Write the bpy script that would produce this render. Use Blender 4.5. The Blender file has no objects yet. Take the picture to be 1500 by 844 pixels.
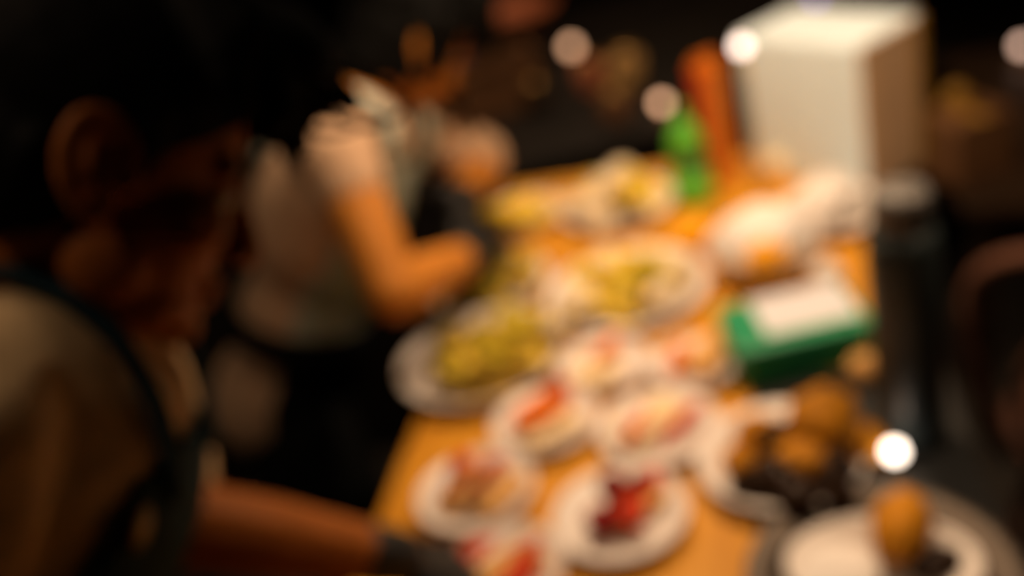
import bpy, bmesh, math, random
from mathutils import Vector, Matrix, Quaternion, noise
random.seed(7)
S = bpy.context.scene
COL = S.collection

# ------------------------------------------------------------------ camera
CAM_Z, PITCH, ROLL, LENS = 1.75, 28.0, 15.0, 35.0
FPX = LENS / 36.0 * 1500.0
cam = bpy.data.cameras.new('camera')
cam.lens = LENS; cam.sensor_width = 36.0; cam.clip_start = 0.02
cam.dof.use_dof = True; cam.dof.focus_distance = 0.30; cam.dof.aperture_fstop = 2.9
camo = bpy.data.objects.new('camera', cam); COL.objects.link(camo)
RM = Matrix.Rotation(math.radians(90 - PITCH), 3, 'X') @ Matrix.Rotation(math.radians(-ROLL), 3, 'Z')
camo.matrix_world = Matrix.Translation((0, 0, CAM_Z)) @ RM.to_4x4()
S.camera = camo
CR, CU, CF = RM @ Vector((1, 0, 0)), RM @ Vector((0, 1, 0)), RM @ Vector((0, 0, -1))
CP = Vector((0, 0, CAM_Z))
def at(px, py, d):                       # photo pixel + distance along the view axis -> place
    return CP + (CF + CR * ((px - 750) / FPX) - CU * ((py - 422) / FPX)) * d
def on(px, py, z):                       # photo pixel on the horizontal plane z
    v = CF + CR * ((px - 750) / FPX) - CU * ((py - 422) / FPX)
    return CP + v * ((z - CAM_Z) / v.z)

# ------------------------------------------------------------------ world and view
w = bpy.data.worlds.new('dim_room'); S.world = w; w.use_nodes = True
w.node_tree.nodes['Background'].inputs[0].default_value = (0.9, 0.75, 0.55, 1)
w.node_tree.nodes['Background'].inputs[1].default_value = 0.006
S.view_settings.view_transform = 'Standard'; S.view_settings.look = 'None'
S.view_settings.exposure = 0.0; S.view_settings.gamma = 1.0
S.view_settings.use_curve_mapping = False
KEY = 34.0                               # pendant lamps, watts
WARM = (1.0, 0.67, 0.41)

# ------------------------------------------------------------------ materials
def mat(name, col, rough=0.6, var=0.15, scale=30.0, metal=0.0, spec=0.4, bump=0.0, emit=None, es=0.0, sss=0.0, trans=0.0, alpha=1.0):
    m = bpy.data.materials.new(name); m.use_nodes = True
    nt = m.node_tree; b = nt.nodes['Principled BSDF']
    b.inputs['Roughness'].default_value = rough
    b.inputs['Metallic'].default_value = metal
    b.inputs['Specular IOR Level'].default_value = spec
    tc = nt.nodes.new('ShaderNodeTexCoord'); nz = nt.nodes.new('ShaderNodeTexNoise')
    nz.inputs['Scale'].default_value = scale; nz.inputs['Detail'].default_value = 4
    nt.links.new(tc.outputs['Object'], nz.inputs['Vector'])
    rp = nt.nodes.new('ShaderNodeValToRGB')
    a = [max(0, c * (1 - var)) for c in col]; c2 = [min(1, c * (1 + var)) for c in col]
    rp.color_ramp.elements[0].position = 0.3; rp.color_ramp.elements[1].position = 0.7
    rp.color_ramp.elements[0].color = (*a, 1); rp.color_ramp.elements[1].color = (*c2, 1)
    nt.links.new(nz.outputs['Fac'], rp.inputs['Fac'])
    nt.links.new(rp.outputs['Color'], b.inputs['Base Color'])
    if bump:
        bp = nt.nodes.new('ShaderNodeBump'); bp.inputs['Strength'].default_value = bump
        bp.inputs['Distance'].default_value = 0.003
        nt.links.new(nz.outputs['Fac'], bp.inputs['Height']); nt.links.new(bp.outputs['Normal'], b.inputs['Normal'])
    if emit:
        b.inputs['Emission Color'].default_value = (*emit, 1); b.inputs['Emission Strength'].default_value = es
    if sss:
        b.inputs['Subsurface Weight'].default_value = sss
        b.inputs['Subsurface Radius'].default_value = (0.012, 0.004, 0.002)
    if trans: b.inputs['Transmission Weight'].default_value = trans
    return m
def wood(name, c1, c2, scale, rough=0.45):
    m = bpy.data.materials.new(name); m.use_nodes = True
    nt = m.node_tree; b = nt.nodes['Principled BSDF']; b.inputs['Roughness'].default_value = rough; b.inputs['Specular IOR Level'].default_value = 0.15
    tc = nt.nodes.new('ShaderNodeTexCoord'); mp = nt.nodes.new('ShaderNodeMapping')
    mp.inputs['Scale'].default_value = scale
    nz = nt.nodes.new('ShaderNodeTexNoise'); nz.inputs['Scale'].default_value = 6; nz.inputs['Detail'].default_value = 6
    nz.inputs['Distortion'].default_value = 0.6
    rp = nt.nodes.new('ShaderNodeValToRGB')
    rp.color_ramp.elements[0].color = (*c1, 1); rp.color_ramp.elements[1].color = (*c2, 1)
    rp.color_ramp.elements[0].position = 0.35; rp.color_ramp.elements[1].position = 0.65
    nt.links.new(tc.outputs['Object'], mp.inputs['Vector']); nt.links.new(mp.outputs['Vector'], nz.inputs['Vector'])
    nt.links.new(nz.outputs['Fac'], rp.inputs['Fac']); nt.links.new(rp.outputs['Color'], b.inputs['Base Color'])
    return m
M = {}
M['floor'] = mat('dark_floor', (0.03, 0.025, 0.02), 0.5, 0.3, 4)
M['wall'] = mat('dark_wall', (0.035, 0.028, 0.02), 0.8, 0.25, 3)
M['ceil'] = mat('dark_ceiling', (0.03, 0.026, 0.022), 0.9, 0.2, 3)
M['counter'] = wood('honey_wood', (0.54, 0.23, 0.016), (0.68, 0.32, 0.025), (8, 1, 1))
M['cabinet'] = wood('dark_cabinet_wood', (0.02, 0.012, 0.007), (0.04, 0.022, 0.012), (1, 1, 6))
M['sideboard'] = wood('black_stained_wood', (0.006, 0.005, 0.004), (0.011, 0.008, 0.006), (1, 1, 6), 0.6)
M['brownwood'] = wood('brown_wood', (0.12, 0.055, 0.025), (0.2, 0.1, 0.045), (1, 1, 8))
M['chairwood'] = wood('chair_wood', (0.1, 0.045, 0.03), (0.16, 0.075, 0.05), (1, 1, 8), 0.35)
M['china'] = mat('white_china', (0.80, 0.74, 0.69), 0.35, 0.03, 20, spec=0.5)
M['steel'] = mat('brushed_steel', (0.13, 0.105, 0.085), 0.55, 0.1, 60, metal=0.7)
M['skin'] = mat('skin', (0.36, 0.11, 0.018), 0.55, 0.08, 40, spec=0.2, sss=0.08)
M['skin2'] = mat('skin_tan', (0.56, 0.215, 0.03), 0.55, 0.08, 40, spec=0.2, sss=0.08)
M['hair'] = mat('black_hair', (0.005, 0.005, 0.005), 0.7, 0.3, 80, spec=0.05)
M['khaki'] = mat('khaki_cotton', (0.72, 0.52, 0.30), 0.9, 0.1, 60, bump=0.2, spec=0.1)
M['beige'] = mat('beige_cotton', (0.60, 0.40, 0.26), 0.9, 0.08, 60, bump=0.2, spec=0.1)
M['cream'] = mat('cream_collar', (0.75, 0.56, 0.36), 0.9, 0.08, 60, spec=0.1)
M['navy'] = mat('navy_denim', (0.018, 0.048, 0.070), 0.85, 0.25, 90, bump=0.2, spec=0.1)
M['teal'] = mat('pale_teal_cotton', (0.40, 0.46, 0.40), 0.9, 0.15, 40, spec=0.1)
M['blackcloth'] = mat('black_cloth', (0.008, 0.009, 0.009), 0.9, 0.2, 60, spec=0.1)
M['mauve'] = mat('mauve_cloth', (0.13, 0.09, 0.085), 0.9, 0.2, 30, spec=0.1)
M['glove'] = mat('black_rubber_glove', (0.015, 0.016, 0.018), 0.5, 0.2, 50)
M['eye'] = mat('eye_white', (0.6, 0.55, 0.5), 0.2, 0.05, 20)
M['iris'] = mat('dark_iris', (0.02, 0.01, 0.005), 0.1, 0.1, 20)
M['shoe'] = mat('black_leather', (0.012, 0.012, 0.012), 0.4, 0.2, 50)
M['badge'] = mat('dull_gold_badge', (0.3, 0.2, 0.05), 0.5, 0.3, 200)
M['green'] = mat('green_plastic', (0.012, 0.27, 0.115), 0.4, 0.1, 10)
M['bottle_green'] = mat('bright_green_plastic', (0.12, 0.52, 0.04), 0.35, 0.1, 15)
M['dkgreen'] = mat('dark_green_band', (0.02, 0.06, 0.02), 0.4, 0.2, 15)
M['paper'] = mat('white_paper', (0.66, 0.68, 0.74), 0.7, 0.03, 20)
M['boxwhite'] = mat('white_board', (0.74, 0.90, 1.0), 0.75, 0.02, 8)  # blown-out light put into the colour: cool tint cancels the warm lamps
M['boxshade'] = mat('shaded_board_tan', (0.80, 0.54, 0.32), 0.8, 0.08, 10)  # shade on the white box's right face, put into the colour as tan
M['mustard'] = mat('mustard_strip', (0.36, 0.19, 0.02), 0.6, 0.1, 20)
M['orange'] = mat('orange_carton', (0.70, 0.19, 0.006), 0.5, 0.08, 20)
M['redorange'] = mat('red_carton_side', (0.55, 0.05, 0.006), 0.5, 0.1, 20)
M['slate'] = mat('slate_enamel', (0.035, 0.048, 0.050), 0.4, 0.15, 20)
M['grey'] = mat('grey_plastic', (0.16, 0.15, 0.14), 0.45, 0.1, 20)
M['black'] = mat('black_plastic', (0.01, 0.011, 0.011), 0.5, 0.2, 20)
M['lettuce'] = mat('yellow_lettuce', (0.76, 0.55, 0.06), 0.5, 0.2, 25, sss=0.1, spec=0.12)
M['herb'] = mat('olive_herb', (0.44, 0.34, 0.02), 0.55, 0.25, 30, spec=0.12)
M['pasta'] = mat('golden_pasta', (0.62, 0.42, 0.06), 0.4, 0.2, 25, spec=0.12)
M['mayo'] = mat('cream_sauce', (0.85, 0.72, 0.50), 0.35, 0.06, 15, spec=0.12)
M['cheese'] = mat('pale_cheese', (0.85, 0.66, 0.38), 0.4, 0.08, 20, spec=0.12)
M['yolk'] = mat('yellow_egg', (0.80, 0.55, 0.02), 0.4, 0.1, 15, spec=0.12)
M['pepper'] = mat('orange_pepper', (0.90, 0.40, 0.004), 0.3, 0.12, 15, spec=0.12)
M['ham'] = mat('red_ham', (0.62, 0.045, 0.006), 0.4, 0.25, 25, spec=0.12)
M['berry'] = mat('dark_red_sauce', (0.22, 0.004, 0.003), 0.3, 0.2, 25, spec=0.12)
M['salmon'] = mat('salmon_orange', (0.80, 0.18, 0.012), 0.4, 0.2, 25, spec=0.12)
M['bread'] = mat('toasted_bread', (0.68, 0.38, 0.13), 0.8, 0.2, 30, bump=0.3, spec=0.12)
M['fried'] = mat('fried_crust', (0.56, 0.23, 0.012), 0.55, 0.35, 40, bump=0.6, spec=0.12)
M['dark'] = mat('dark_sauce', (0.02, 0.009, 0.004), 0.3, 0.3, 20, spec=0.12)
M['rice'] = mat('white_rice', (0.86, 0.82, 0.78), 0.7, 0.04, 120, bump=0.5, spec=0.12)
M['shade'] = mat('black_enamel_shade', (0.015, 0.015, 0.015), 0.4, 0.1, 20)
M['terracotta'] = mat('terracotta', (0.50, 0.16, 0.07), 0.7, 0.15, 15)
M['jar'] = mat('amber_jar', (0.52, 0.31, 0.11), 0.3, 0.2, 15)
M['brass'] = mat('brass', (0.5, 0.3, 0.1), 0.35, 0.1, 30, metal=0.9)
M['plum'] = mat('plum_cloth', (0.22, 0.07, 0.26), 0.6, 0.2, 30)

# ------------------------------------------------------------------ mesh helpers
def link(name, me, m, parent=None, loc=None, rot=None, smooth=True):
    o = bpy.data.objects.new(name, me); COL.objects.link(o)
    if m is not None and not me.materials: me.materials.append(M[m] if isinstance(m, str) else m)
    if smooth:
        for p in me.polygons: p.use_smooth = True
    if parent: o.parent = parent
    if loc is not None: o.location = loc
    if rot is not None: o.rotation_euler = rot
    return o
def tag(o, label, cat, group=None):
    o['label'] = label; o['category'] = cat
    if group: o['group'] = group
    return o
def empty(name, loc=(0, 0, 0), rz=0.0):
    o = bpy.data.objects.new(name, None); COL.objects.link(o); o.empty_display_size = 0.05
    o.location = loc; o.rotation_euler = (0, 0, rz); return o
def struct(o): o['kind'] = 'structure'; return o
def bmo(bm, name='m'):
    me = bpy.data.meshes.new(name); bmesh.ops.recalc_face_normals(bm, faces=bm.faces[:]); bm.to_mesh(me); bm.free(); return me
def box_bm(sx, sy, sz, bev=0.0, z0=True, seg=2):
    bm = bmesh.new(); bmesh.ops.create_cube(bm, size=1)
    for v in bm.verts: v.co = Vector((v.co.x * sx, v.co.y * sy, (v.co.z + (0.5 if z0 else 0)) * sz))
    if bev: bmesh.ops.bevel(bm, geom=bm.edges[:], offset=bev, segments=seg, profile=0.5, affect='EDGES')
    return bm
def box(name, s, m, parent=None, loc=(0, 0, 0), rot=(0, 0, 0), bev=0.003, z0=True):
    return link(name, bmo(box_bm(*s, bev, z0)), m, parent, loc, rot, smooth=False)
def lathe(prof, n=40):                   # profile of (r, z)
    bm = bmesh.new(); rings = []
    for r, z in prof:
        if r < 1e-6: rings.append([bm.verts.new((0, 0, z))])
        else: rings.append([bm.verts.new((r * math.cos(2 * math.pi * i / n), r * math.sin(2 * math.pi * i / n), z)) for i in range(n)])
    for a, b in zip(rings, rings[1:]):
        if len(a) == 1 and len(b) == 1: continue
        for i in range(n):
            j = (i + 1) % n
            if len(a) == 1: bm.faces.new((a[0], b[i], b[j]))
            elif len(b) == 1: bm.faces.new((a[i], a[j], b[0]))
            else: bm.faces.new((a[i], a[j], b[j], b[i]))
    return bmo(bm)
def tube_into(bm, pts, radii, n=8):
    pts = [Vector(p) for p in pts]; rings = []
    if not hasattr(radii, '__len__'): radii = [radii] * len(pts)
    up = Vector((0.13, 0.21, 1)).normalized()
    for i, p in enumerate(pts):
        t = (pts[min(i + 1, len(pts) - 1)] - pts[max(i - 1, 0)]).normalized()
        s = t.cross(up)
        if s.length < 1e-4: s = t.cross(Vector((1, 0, 0)))
        s.normalize(); u = s.cross(t)
        rings.append([bm.verts.new(p + (s * math.cos(2 * math.pi * k / n) + u * math.sin(2 * math.pi * k / n)) * radii[i]) for k in range(n)])
    for a, b in zip(rings, rings[1:]):
        for k in range(n): bm.faces.new((a[k], a[(k + 1) % n], b[(k + 1) % n], b[k]))
    bm.faces.new(rings[0]); bm.faces.new(rings[-1])
def tube(name, pts, r, m, parent=None, n=10):
    bm = bmesh.new(); tube_into(bm, pts, r, n); return link(name, bmo(bm), m, parent)
def bez(pts, n=12):                      # Catmull-Rom through points
    P = [Vector(p) for p in pts]; P = [P[0] * 2 - P[1]] + P + [P[-1] * 2 - P[-2]]; out = []
    for i in range(1, len(P) - 2):
        for k in range(n):
            t = k / n; a, b, c, d = P[i - 1], P[i], P[i + 1], P[i + 2]
            out.append(0.5 * ((2 * b) + (c - a) * t + (2 * a - 5 * b + 4 * c - d) * t * t + (3 * b - a - 3 * c + d) * t ** 3))
    out.append(P[-2]); return out

# ------------------------------------------------------------------ organic bodies: primitives fused into one skin
ICO = {}
def ico(sub):
    if sub not in ICO:
        b = bmesh.new(); bmesh.ops.create_icosphere(b, subdivisions=sub, radius=1)
        ICO[sub] = ([v.co.copy() for v in b.verts], [[v.index for v in f.verts] for f in b.faces]); b.free()
    return ICO[sub]
def fuse(prims, voxel=0.006, smooth=6, shrink=0.0):
    vs, fs = [], []
    for p in prims:
        if p[0] == 'e':                  # ellipsoid: centre, 3 axis vectors
            V, F = ico(3); o = len(vs)
            vs += [p[1] + p[2] * c.x + p[3] * c.y + p[4] * c.z for c in V]
            fs += [[i + o for i in f] for f in F]
        else:                            # tapered capsule
            b = bmesh.new(); V, F = ico(2)
            for q, r in ((p[1], p[2]), (p[3], p[4])):
                for c in V: b.verts.new(q + c * r)
            res = bmesh.ops.convex_hull(b, input=b.verts[:])
            bmesh.ops.delete(b, geom=[g for g in res['geom_interior'] if isinstance(g, bmesh.types.BMVert)], context='VERTS')
            bmesh.ops.triangulate(b, faces=b.faces[:]); bmesh.ops.recalc_face_normals(b, faces=b.faces[:])
            b.verts.index_update(); o = len(vs)
            vs += [v.co.copy() for v in b.verts]; fs += [[v.index + o for v in f.verts] for f in b.faces]; b.free()
    me = bpy.data.meshes.new('t'); me.from_pydata([tuple(v) for v in vs], [], fs)
    ob = bpy.data.objects.new('t', me); COL.objects.link(ob)
    md = ob.modifiers.new('r', 'REMESH'); md.mode = 'VOXEL'; md.voxel_size = voxel; md.use_smooth_shade = True
    if smooth:
        sm = ob.modifiers.new('s', 'SMOOTH'); sm.factor = 0.5; sm.iterations = smooth
    dg = bpy.context.evaluated_depsgraph_get(); dg.update()
    out = bpy.data.meshes.new_from_object(ob.evaluated_get(dg))
    bpy.data.objects.remove(ob); bpy.data.meshes.remove(me)
    out.materials.clear(); return out
def E(c, r, B=None):
    c = Vector(c)
    if B is None: return ('e', c, Vector((r[0], 0, 0)), Vector((0, r[1], 0)), Vector((0, 0, r[2])))
    return ('e', c, B[0] * r[0], B[1] * r[1], B[2] * r[2])
def C(a, ra, b, rb): return ('c', Vector(a), ra, Vector(b), rb)
def cut_shell(me, planes, thick):        # keep what lies on the positive side of each plane, then give it thickness
    bm = bmesh.new(); bm.from_mesh(me)
    for co, no in planes:
        bmesh.ops.bisect_plane(bm, geom=bm.verts[:] + bm.edges[:] + bm.faces[:], plane_co=co, plane_no=no, clear_inner=True)
    bmesh.ops.recalc_face_normals(bm, faces=bm.faces[:])
    bmesh.ops.solidify(bm, geom=bm.faces[:], thickness=-thick)
    o = bpy.data.meshes.new('m'); bm.to_mesh(o); bm.free(); return o

def hand_prims(wr, d, nrm, thumb_side, curl=0.5, s=1.0, spread=0.15):
    d = d.normalized(); nrm = (nrm - d * nrm.dot(d)).normalized()      # nrm = back of the hand
    sd = d.cross(nrm) * thumb_side                                     # towards the thumb
    P = [C(wr - d * 0.03 * s, 0.027 * s, wr, 0.026 * s)]
    lens = [(0.043, 0.026, 0.020), (0.047, 0.030, 0.021), (0.043, 0.028, 0.020), (0.034, 0.021, 0.018)]
    for i in range(4):
        off = (1.5 - i) * 0.0205 * s
        k0 = wr + d * 0.015 * s + sd * off * 0.55
        k1 = wr + d * (0.088 - 0.006 * abs(i - 1)) * s + sd * off
        P.append(C(k0, 0.014 * s, k1, 0.0125 * s))
        p = k1; ang = 0.25 * curl; r = (0.0098 if i < 3 else 0.0085) * s
        for L in lens[i]:
            ang += curl * 0.62
            dd = (d * math.cos(ang) - nrm * math.sin(ang) + sd * (1.5 - i) * spread * 0.3).normalized()
            q = p + dd * L * s; P.append(C(p, r, q, r * 0.92)); p = q; r *= 0.93
    t0 = wr + d * 0.02 * s + sd * 0.022 * s - nrm * 0.008 * s
    t1 = t0 + (d * 0.62 + sd * 0.7 - nrm * 0.25).normalized() * 0.042 * s
    t2 = t1 + (d * 0.85 + sd * 0.25 - nrm * 0.45).normalized() * 0.034 * s
    t3 = t2 + (d * 0.85 - sd * 0.1 - nrm * 0.5).normalized() * 0.027 * s
    P += [C(t0, 0.016 * s, t1, 0.0125 * s), C(t1, 0.0115 * s, t2, 0.0105 * s), C(t2, 0.0105 * s, t3, 0.0088 * s)]
    return P

def head_prims(h, B, k=1.0):
    X, Y, Z = B = tuple(v * k for v in B)
    L = lambda x, y, z: h + X * x + Y * y + Z * z
    P = [E(L(-0.012, 0, 0.03), (0.098, 0.076, 0.090), B), E(L(0.028, 0, -0.030), (0.062, 0.060, 0.085), B),
         E(L(0.040, 0, -0.082), (0.046, 0.048, 0.034), B), E(L(0.074, 0, -0.100), (0.019, 0.022, 0.016), B),
         C(L(0.088, 0, 0.008), 0.010, L(0.110, 0, -0.034), 0.0135), C(L(0.070, -0.040, 0.020), 0.013, L(0.070, 0.040, 0.020), 0.013),
         E(L(0.087, 0, -0.062), (0.013, 0.024, 0.0075), B), E(L(0.085, 0, -0.076), (0.012, 0.020, 0.008), B)]
    for s in (-1, 1):
        P += [E(L(0.100, s * 0.013, -0.038), (0.010, 0.009, 0.008), B), E(L(0.058, s * 0.046, -0.022), (0.026, 0.020, 0.022), B),
              E(L(0.010, s * 0.052, -0.062), (0.030, 0.016, 0.030), B)]
        # ear: bowl, helix rim, tragus, lobe
        ax = lambda a, r1, r2: L(-0.012 + math.cos(a) * r1 - math.sin(a) * 0.006, s * (0.084 - math.cos(a) * 0.008), -0.002 + math.sin(a) * r2)
        P.append(E(L(-0.010, s * 0.074, -0.004), (0.020, 0.008, 0.028), B))
        N = 14; pts = [ax(math.radians(20 + 250 * k / N), 0.024, 0.034) for k in range(N + 1)]
        for k in range(N): P.append(C(pts[k], 0.0058, pts[k + 1], 0.0058))
        pts = [ax(math.radians(60 + 170 * k / 8), 0.013, 0.021) for k in range(9)]
        for k in range(8): P.append(C(pts[k], 0.0042, pts[k + 1], 0.0042))
        P.append(E(L(-0.006, s * 0.079, -0.034), (0.011, 0.006, 0.011), B)); P.append(E(L(0.010, s * 0.076, -0.006), (0.006, 0.006, 0.010), B))
    return P

def person(J, cfg):
    root = empty('person', (J['pelvis'].x, J['pelvis'].y, 0))
    inv = Matrix.Translation(-root.location)
    def put(name, me, m, parent=root):
        if parent is root: me.transform(inv)
        else: me.transform(inv)
        return link(name, me, m, parent)
    hs = cfg.get('head_scale', 1.0); B = tuple(v * hs for v in J['B']); X, Y, Z = B; h = J['head']; nb = J['neck']; ch = J['chest']; pv = J['pelvis']
    L = lambda x, y, z: h + X * x + Y * y + Z * z
    tu = (nb - pv).normalized(); ts = (J['ls'] - J['rs']); ts = (ts - tu * ts.dot(tu)).normalized(); tf = ts.cross(tu)
    TB = (tf, ts, tu)
    # ---- body
    P = head_prims(h, B)
    P += [C(L(-0.035, 0, -0.045), 0.056, nb + tu * 0.02, 0.060)]
    def torso(g):
        return [E(ch + tu * 0.04, (0.105 + g, 0.155 + g, 0.17 + g), TB), E(ch * 0.45 + pv * 0.55, (0.098 + g, 0.138 + g, 0.15 + g), TB),
                E(pv, (0.112 + g, 0.160 + g, 0.12 + g), TB), C(J['rs'] * 0.85 + nb * 0.15, 0.062 + g, J['ls'] * 0.85 + nb * 0.15, 0.062 + g),
                C(nb - tu * 0.03, 0.06 + g, ch, 0.09 + g)]
    P += torso(-0.006)
    for s in 'rl':
        P += [C(J[s + 's'], 0.055, J[s + 'e'], 0.041), C(J[s + 'e'], 0.043, J[s + 'e'] * 0.65 + J[s + 'w'] * 0.35, 0.042), C(J[s + 'e'] * 0.65 + J[s + 'w'] * 0.35, 0.042, J[s + 'w'], 0.028)]
        P += [C(J[s + 'h'], 0.082, J[s + 'k'], 0.055), C(J[s + 'k'], 0.054, J[s + 'k'] * 0.65 + J[s + 'a'] * 0.35, 0.052), C(J[s + 'k'] * 0.65 + J[s + 'a'] * 0.35, 0.052, J[s + 'a'], 0.036)]
    body = put('body', fuse(P, cfg.get('voxel', 0.005), 3), cfg['skin'])
    # ---- face parts
    for s in (-1, 1):
        put('eye', fuse([E(L(0.071, s * 0.031, 0.0), (0.0125, 0.0135, 0.010), B)], 0.0025, 2), 'eye', body)
        put('iris', fuse([E(L(0.081, s * 0.031, -0.002), (0.0042, 0.006, 0.006), B)], 0.0015, 1), 'iris', body)
        put('eyebrow', fuse([C(L(0.084, s * 0.016, 0.026), 0.004, L(0.076, s * 0.046, 0.028), 0.003)], 0.002, 1), 'hair', body)
    # ---- hair: cap plus locks
    H = [E(L(-0.024, 0, 0.052), (0.104, 0.087, 0.090), B), E(L(-0.055, 0, -0.002), (0.062, 0.078, 0.075), B)]
    rnd = random.Random(cfg['seed'])
    for k in range(46):
        a = rnd.uniform(-1.25, 1.25); z0 = 0.10 + rnd.uniform(-0.02, 0.03)
        p0 = L(0.02 * math.cos(a), 0.05 * math.sin(a), z0 + 0.02)
        p1 = L(0.085 * math.cos(a) + 0.01, 0.088 * math.sin(a), 0.105 + rnd.uniform(-0.02, 0.01))
        f = cfg.get('fringe', 0.03) * rnd.uniform(0.3, 1.0)
        p2 = L((0.102 + f) * math.cos(a) + 0.004, 0.098 * math.sin(a), 0.070 + rnd.uniform(-0.03, 0.02))
        H += [C(p0, 0.016, p1, 0.015), C(p1, 0.014, p2, 0.007)]
    if cfg.get('quiff'): H += [E(L(0.075, 0, 0.115), (0.062, 0.070, 0.040), B), C(L(0.06, 0, 0.13), 0.03, L(0.15, -0.01, 0.10), 0.012)]
    for s in (-1, 1):
        H += [C(L(0.012, s * 0.074, 0.045), 0.012, L(0.016, s * 0.073, 0.002), 0.006), C(L(-0.05, s * 0.074, 0.0), 0.014, L(-0.062, s * 0.055, -0.055), 0.012)]
    if cfg.get('long_hair'):             # hair over the ears and down the nape
        for s in (-1, 1):
            H += [C(L(-0.005, s * 0.078, 0.05), 0.020, L(0.010, s * 0.080, -0.050), 0.014), C(L(-0.03, s * 0.078, 0.04), 0.022, L(-0.025, s * 0.076, -0.065), 0.016),
                  C(L(0.03, s * 0.07, 0.06), 0.016, L(0.042, s * 0.070, -0.02), 0.009)]
        H.append(E(L(-0.06, 0, -0.05), (0.05, 0.075, 0.06), B))
    hair = put('hair', fuse(H, 0.0045, 2), 'hair')
    for k, pts in enumerate(cfg.get('locks', [])):
        q = bez(pts, 8); bm = bmesh.new(); tube_into(bm, q, [0.0048 * (1 - 0.75 * i / len(q)) for i in range(len(q))], 7)
        put('hair_lock', bmo(bm), 'hair', hair)
    # ---- trousers and shoes
    P = [E(pv, (0.122, 0.170, 0.115), TB)]
    for s in 'rl':
        P += [C(J[s + 'h'], 0.094, J[s + 'k'], 0.070), C(J[s + 'k'], 0.070, J[s + 'a'] + Vector((0, 0, 0.02)), 0.062)]
    put('trousers', fuse(P, 0.009, 5), 'blackcloth')
    fd = J['face_dir']
    for s in 'rl':
        a = J[s + 'a']; g = Vector((a.x, a.y, 0.0))
        sd = Vector((-fd.y, fd.x, 0)); FB = (fd, sd, Vector((0, 0, 1)))
        put('shoe', fuse([E(g + fd * 0.05 + Vector((0, 0, 0.034)), (0.140, 0.048, 0.034), FB), E(g - fd * 0.02 + Vector((0, 0, 0.05)), (0.066, 0.044, 0.05), FB)], 0.006, 3), 'shoe')
    # ---- shirt
    P = torso(0.012)
    for s in 'rl':
        k = cfg['sleeve_' + s]; e = J[s + 's'].lerp(J[s + 'e'], min(k, 1.0))
        P.append(C(J[s + 's'], 0.070, e, 0.060))
        if k > 1: P.append(C(J[s + 'e'], 0.060, J[s + 'e'].lerp(J[s + 'w'], k - 1), 0.052))
    me = fuse(P, 0.007, 5)
    nrms = [v.normal.copy() for v in me.vertices]
    for v, nv in zip(me.vertices, nrms):  # soft folds
        q = v.co - ch; q = Vector((q.dot(tf) * 9, q.dot(ts) * 9 + q.dot(tu) * 6, q.dot(tu) * 16))
        v.co += nv * 0.007 * noise.noise(q)
    shirt = put('shirt', me, cfg['shirt'])
    for s in 'rl':
        k = cfg['sleeve_' + s]
        e = J[s + 's'].lerp(J[s + 'e'], k) if k <= 1 else J[s + 'e'].lerp(J[s + 'w'], k - 1)
        dv = ((J[s + 'e'] - J[s + 's']) if k <= 1 else (J[s + 'w'] - J[s + 'e'])).normalized()
        put('cuff', fuse([C(e - dv * 0.005, 0.0625 if k <= 1 else 0.054, e + dv * 0.022, 0.058 if k <= 1 else 0.05)], 0.006, 2), cfg['shirt'], shirt)
    # collar: band round the neck and two flaps
    ndir = (L(-0.035, 0, -0.045) - nb).normalized(); cs = ts; cfw = cs.cross(ndir).normalized()
    P = []; cc = nb + ndir * 0.035
    ring = [cc + (cfw * math.cos(a) * 0.076 + cs * math.sin(a) * 0.074) - ndir * 0.016 * math.cos(a) for a in [math.radians(25 + 310 * k / 20) for k in range(21)]]
    for a, b in zip(ring, ring[1:]): P += [C(a, 0.011, b, 0.011), C(a - ndir * 0.02, 0.012, b - ndir * 0.02, 0.012)]
    put('collar', fuse(P, 0.005, 3), cfg['collar'], shirt)
    for s in (1, -1):
        p0 = cc + cfw * 0.072 + cs * s * 0.032; p1 = cc + cfw * 0.03 + cs * s * 0.074
        p2 = p0 - tu * 0.075 + cs * s * 0.03 + tf * 0.012
        put('collar_flap', fuse([C(p0, 0.008, p1, 0.008), C(p0, 0.008, p2, 0.007), C(p1, 0.008, p2, 0.007), C((p0 + p1) / 2, 0.008, p2, 0.007)], 0.0045, 3), cfg['collar'], shirt)
    # ---- apron: bib and skirt cut from a shell round the torso, straps over the shoulders
    P = torso(0.022)
    for s in 'rl': P.append(C(J[s + 'h'], 0.108, J[s + 'k'] * 0.75 + J[s + 'h'] * 0.25, 0.095))
    sh = fuse(P, 0.008, 5)
    top = cfg.get('bib', 0.12); wd = cfg.get('bibw', 0.125)
    fl = math.radians(cfg.get('flare', 0)); tp_ = ch + tu * top
    side = [(ch + tf * cfg.get('bibf', 0.035), tf), (tp_ + ts * wd, -ts * math.cos(fl) - tu * math.sin(fl)), (tp_ - ts * wd, ts * math.cos(fl) - tu * math.sin(fl))]
    ap = put('apron', cut_shell(sh, side + [(pv + tu * 0.15, -tu)], 0.006), cfg.get('skirt', cfg['apron']))
    put('bib', cut_shell(sh, side + [(pv + tu * 0.15, tu), (ch + tu * top, -tu)], 0.006), cfg['apron'], ap)
    put('waistband', cut_shell(sh, [(pv + tu * 0.14, tu), (pv + tu * 0.185, -tu)], 0.009), cfg['band'], ap)
    for s in (1, -1):
        put('strap', cut_shell(sh, [(ch + tu * (top - 0.03), tu), (ch + ts * s * cfg.get('strapw', (0.062, 0.104))[0], ts * s), (ch + ts * s * cfg.get('strapw', (0.062, 0.104))[1], -ts * s)], 0.008), cfg['strap'], ap)
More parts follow.
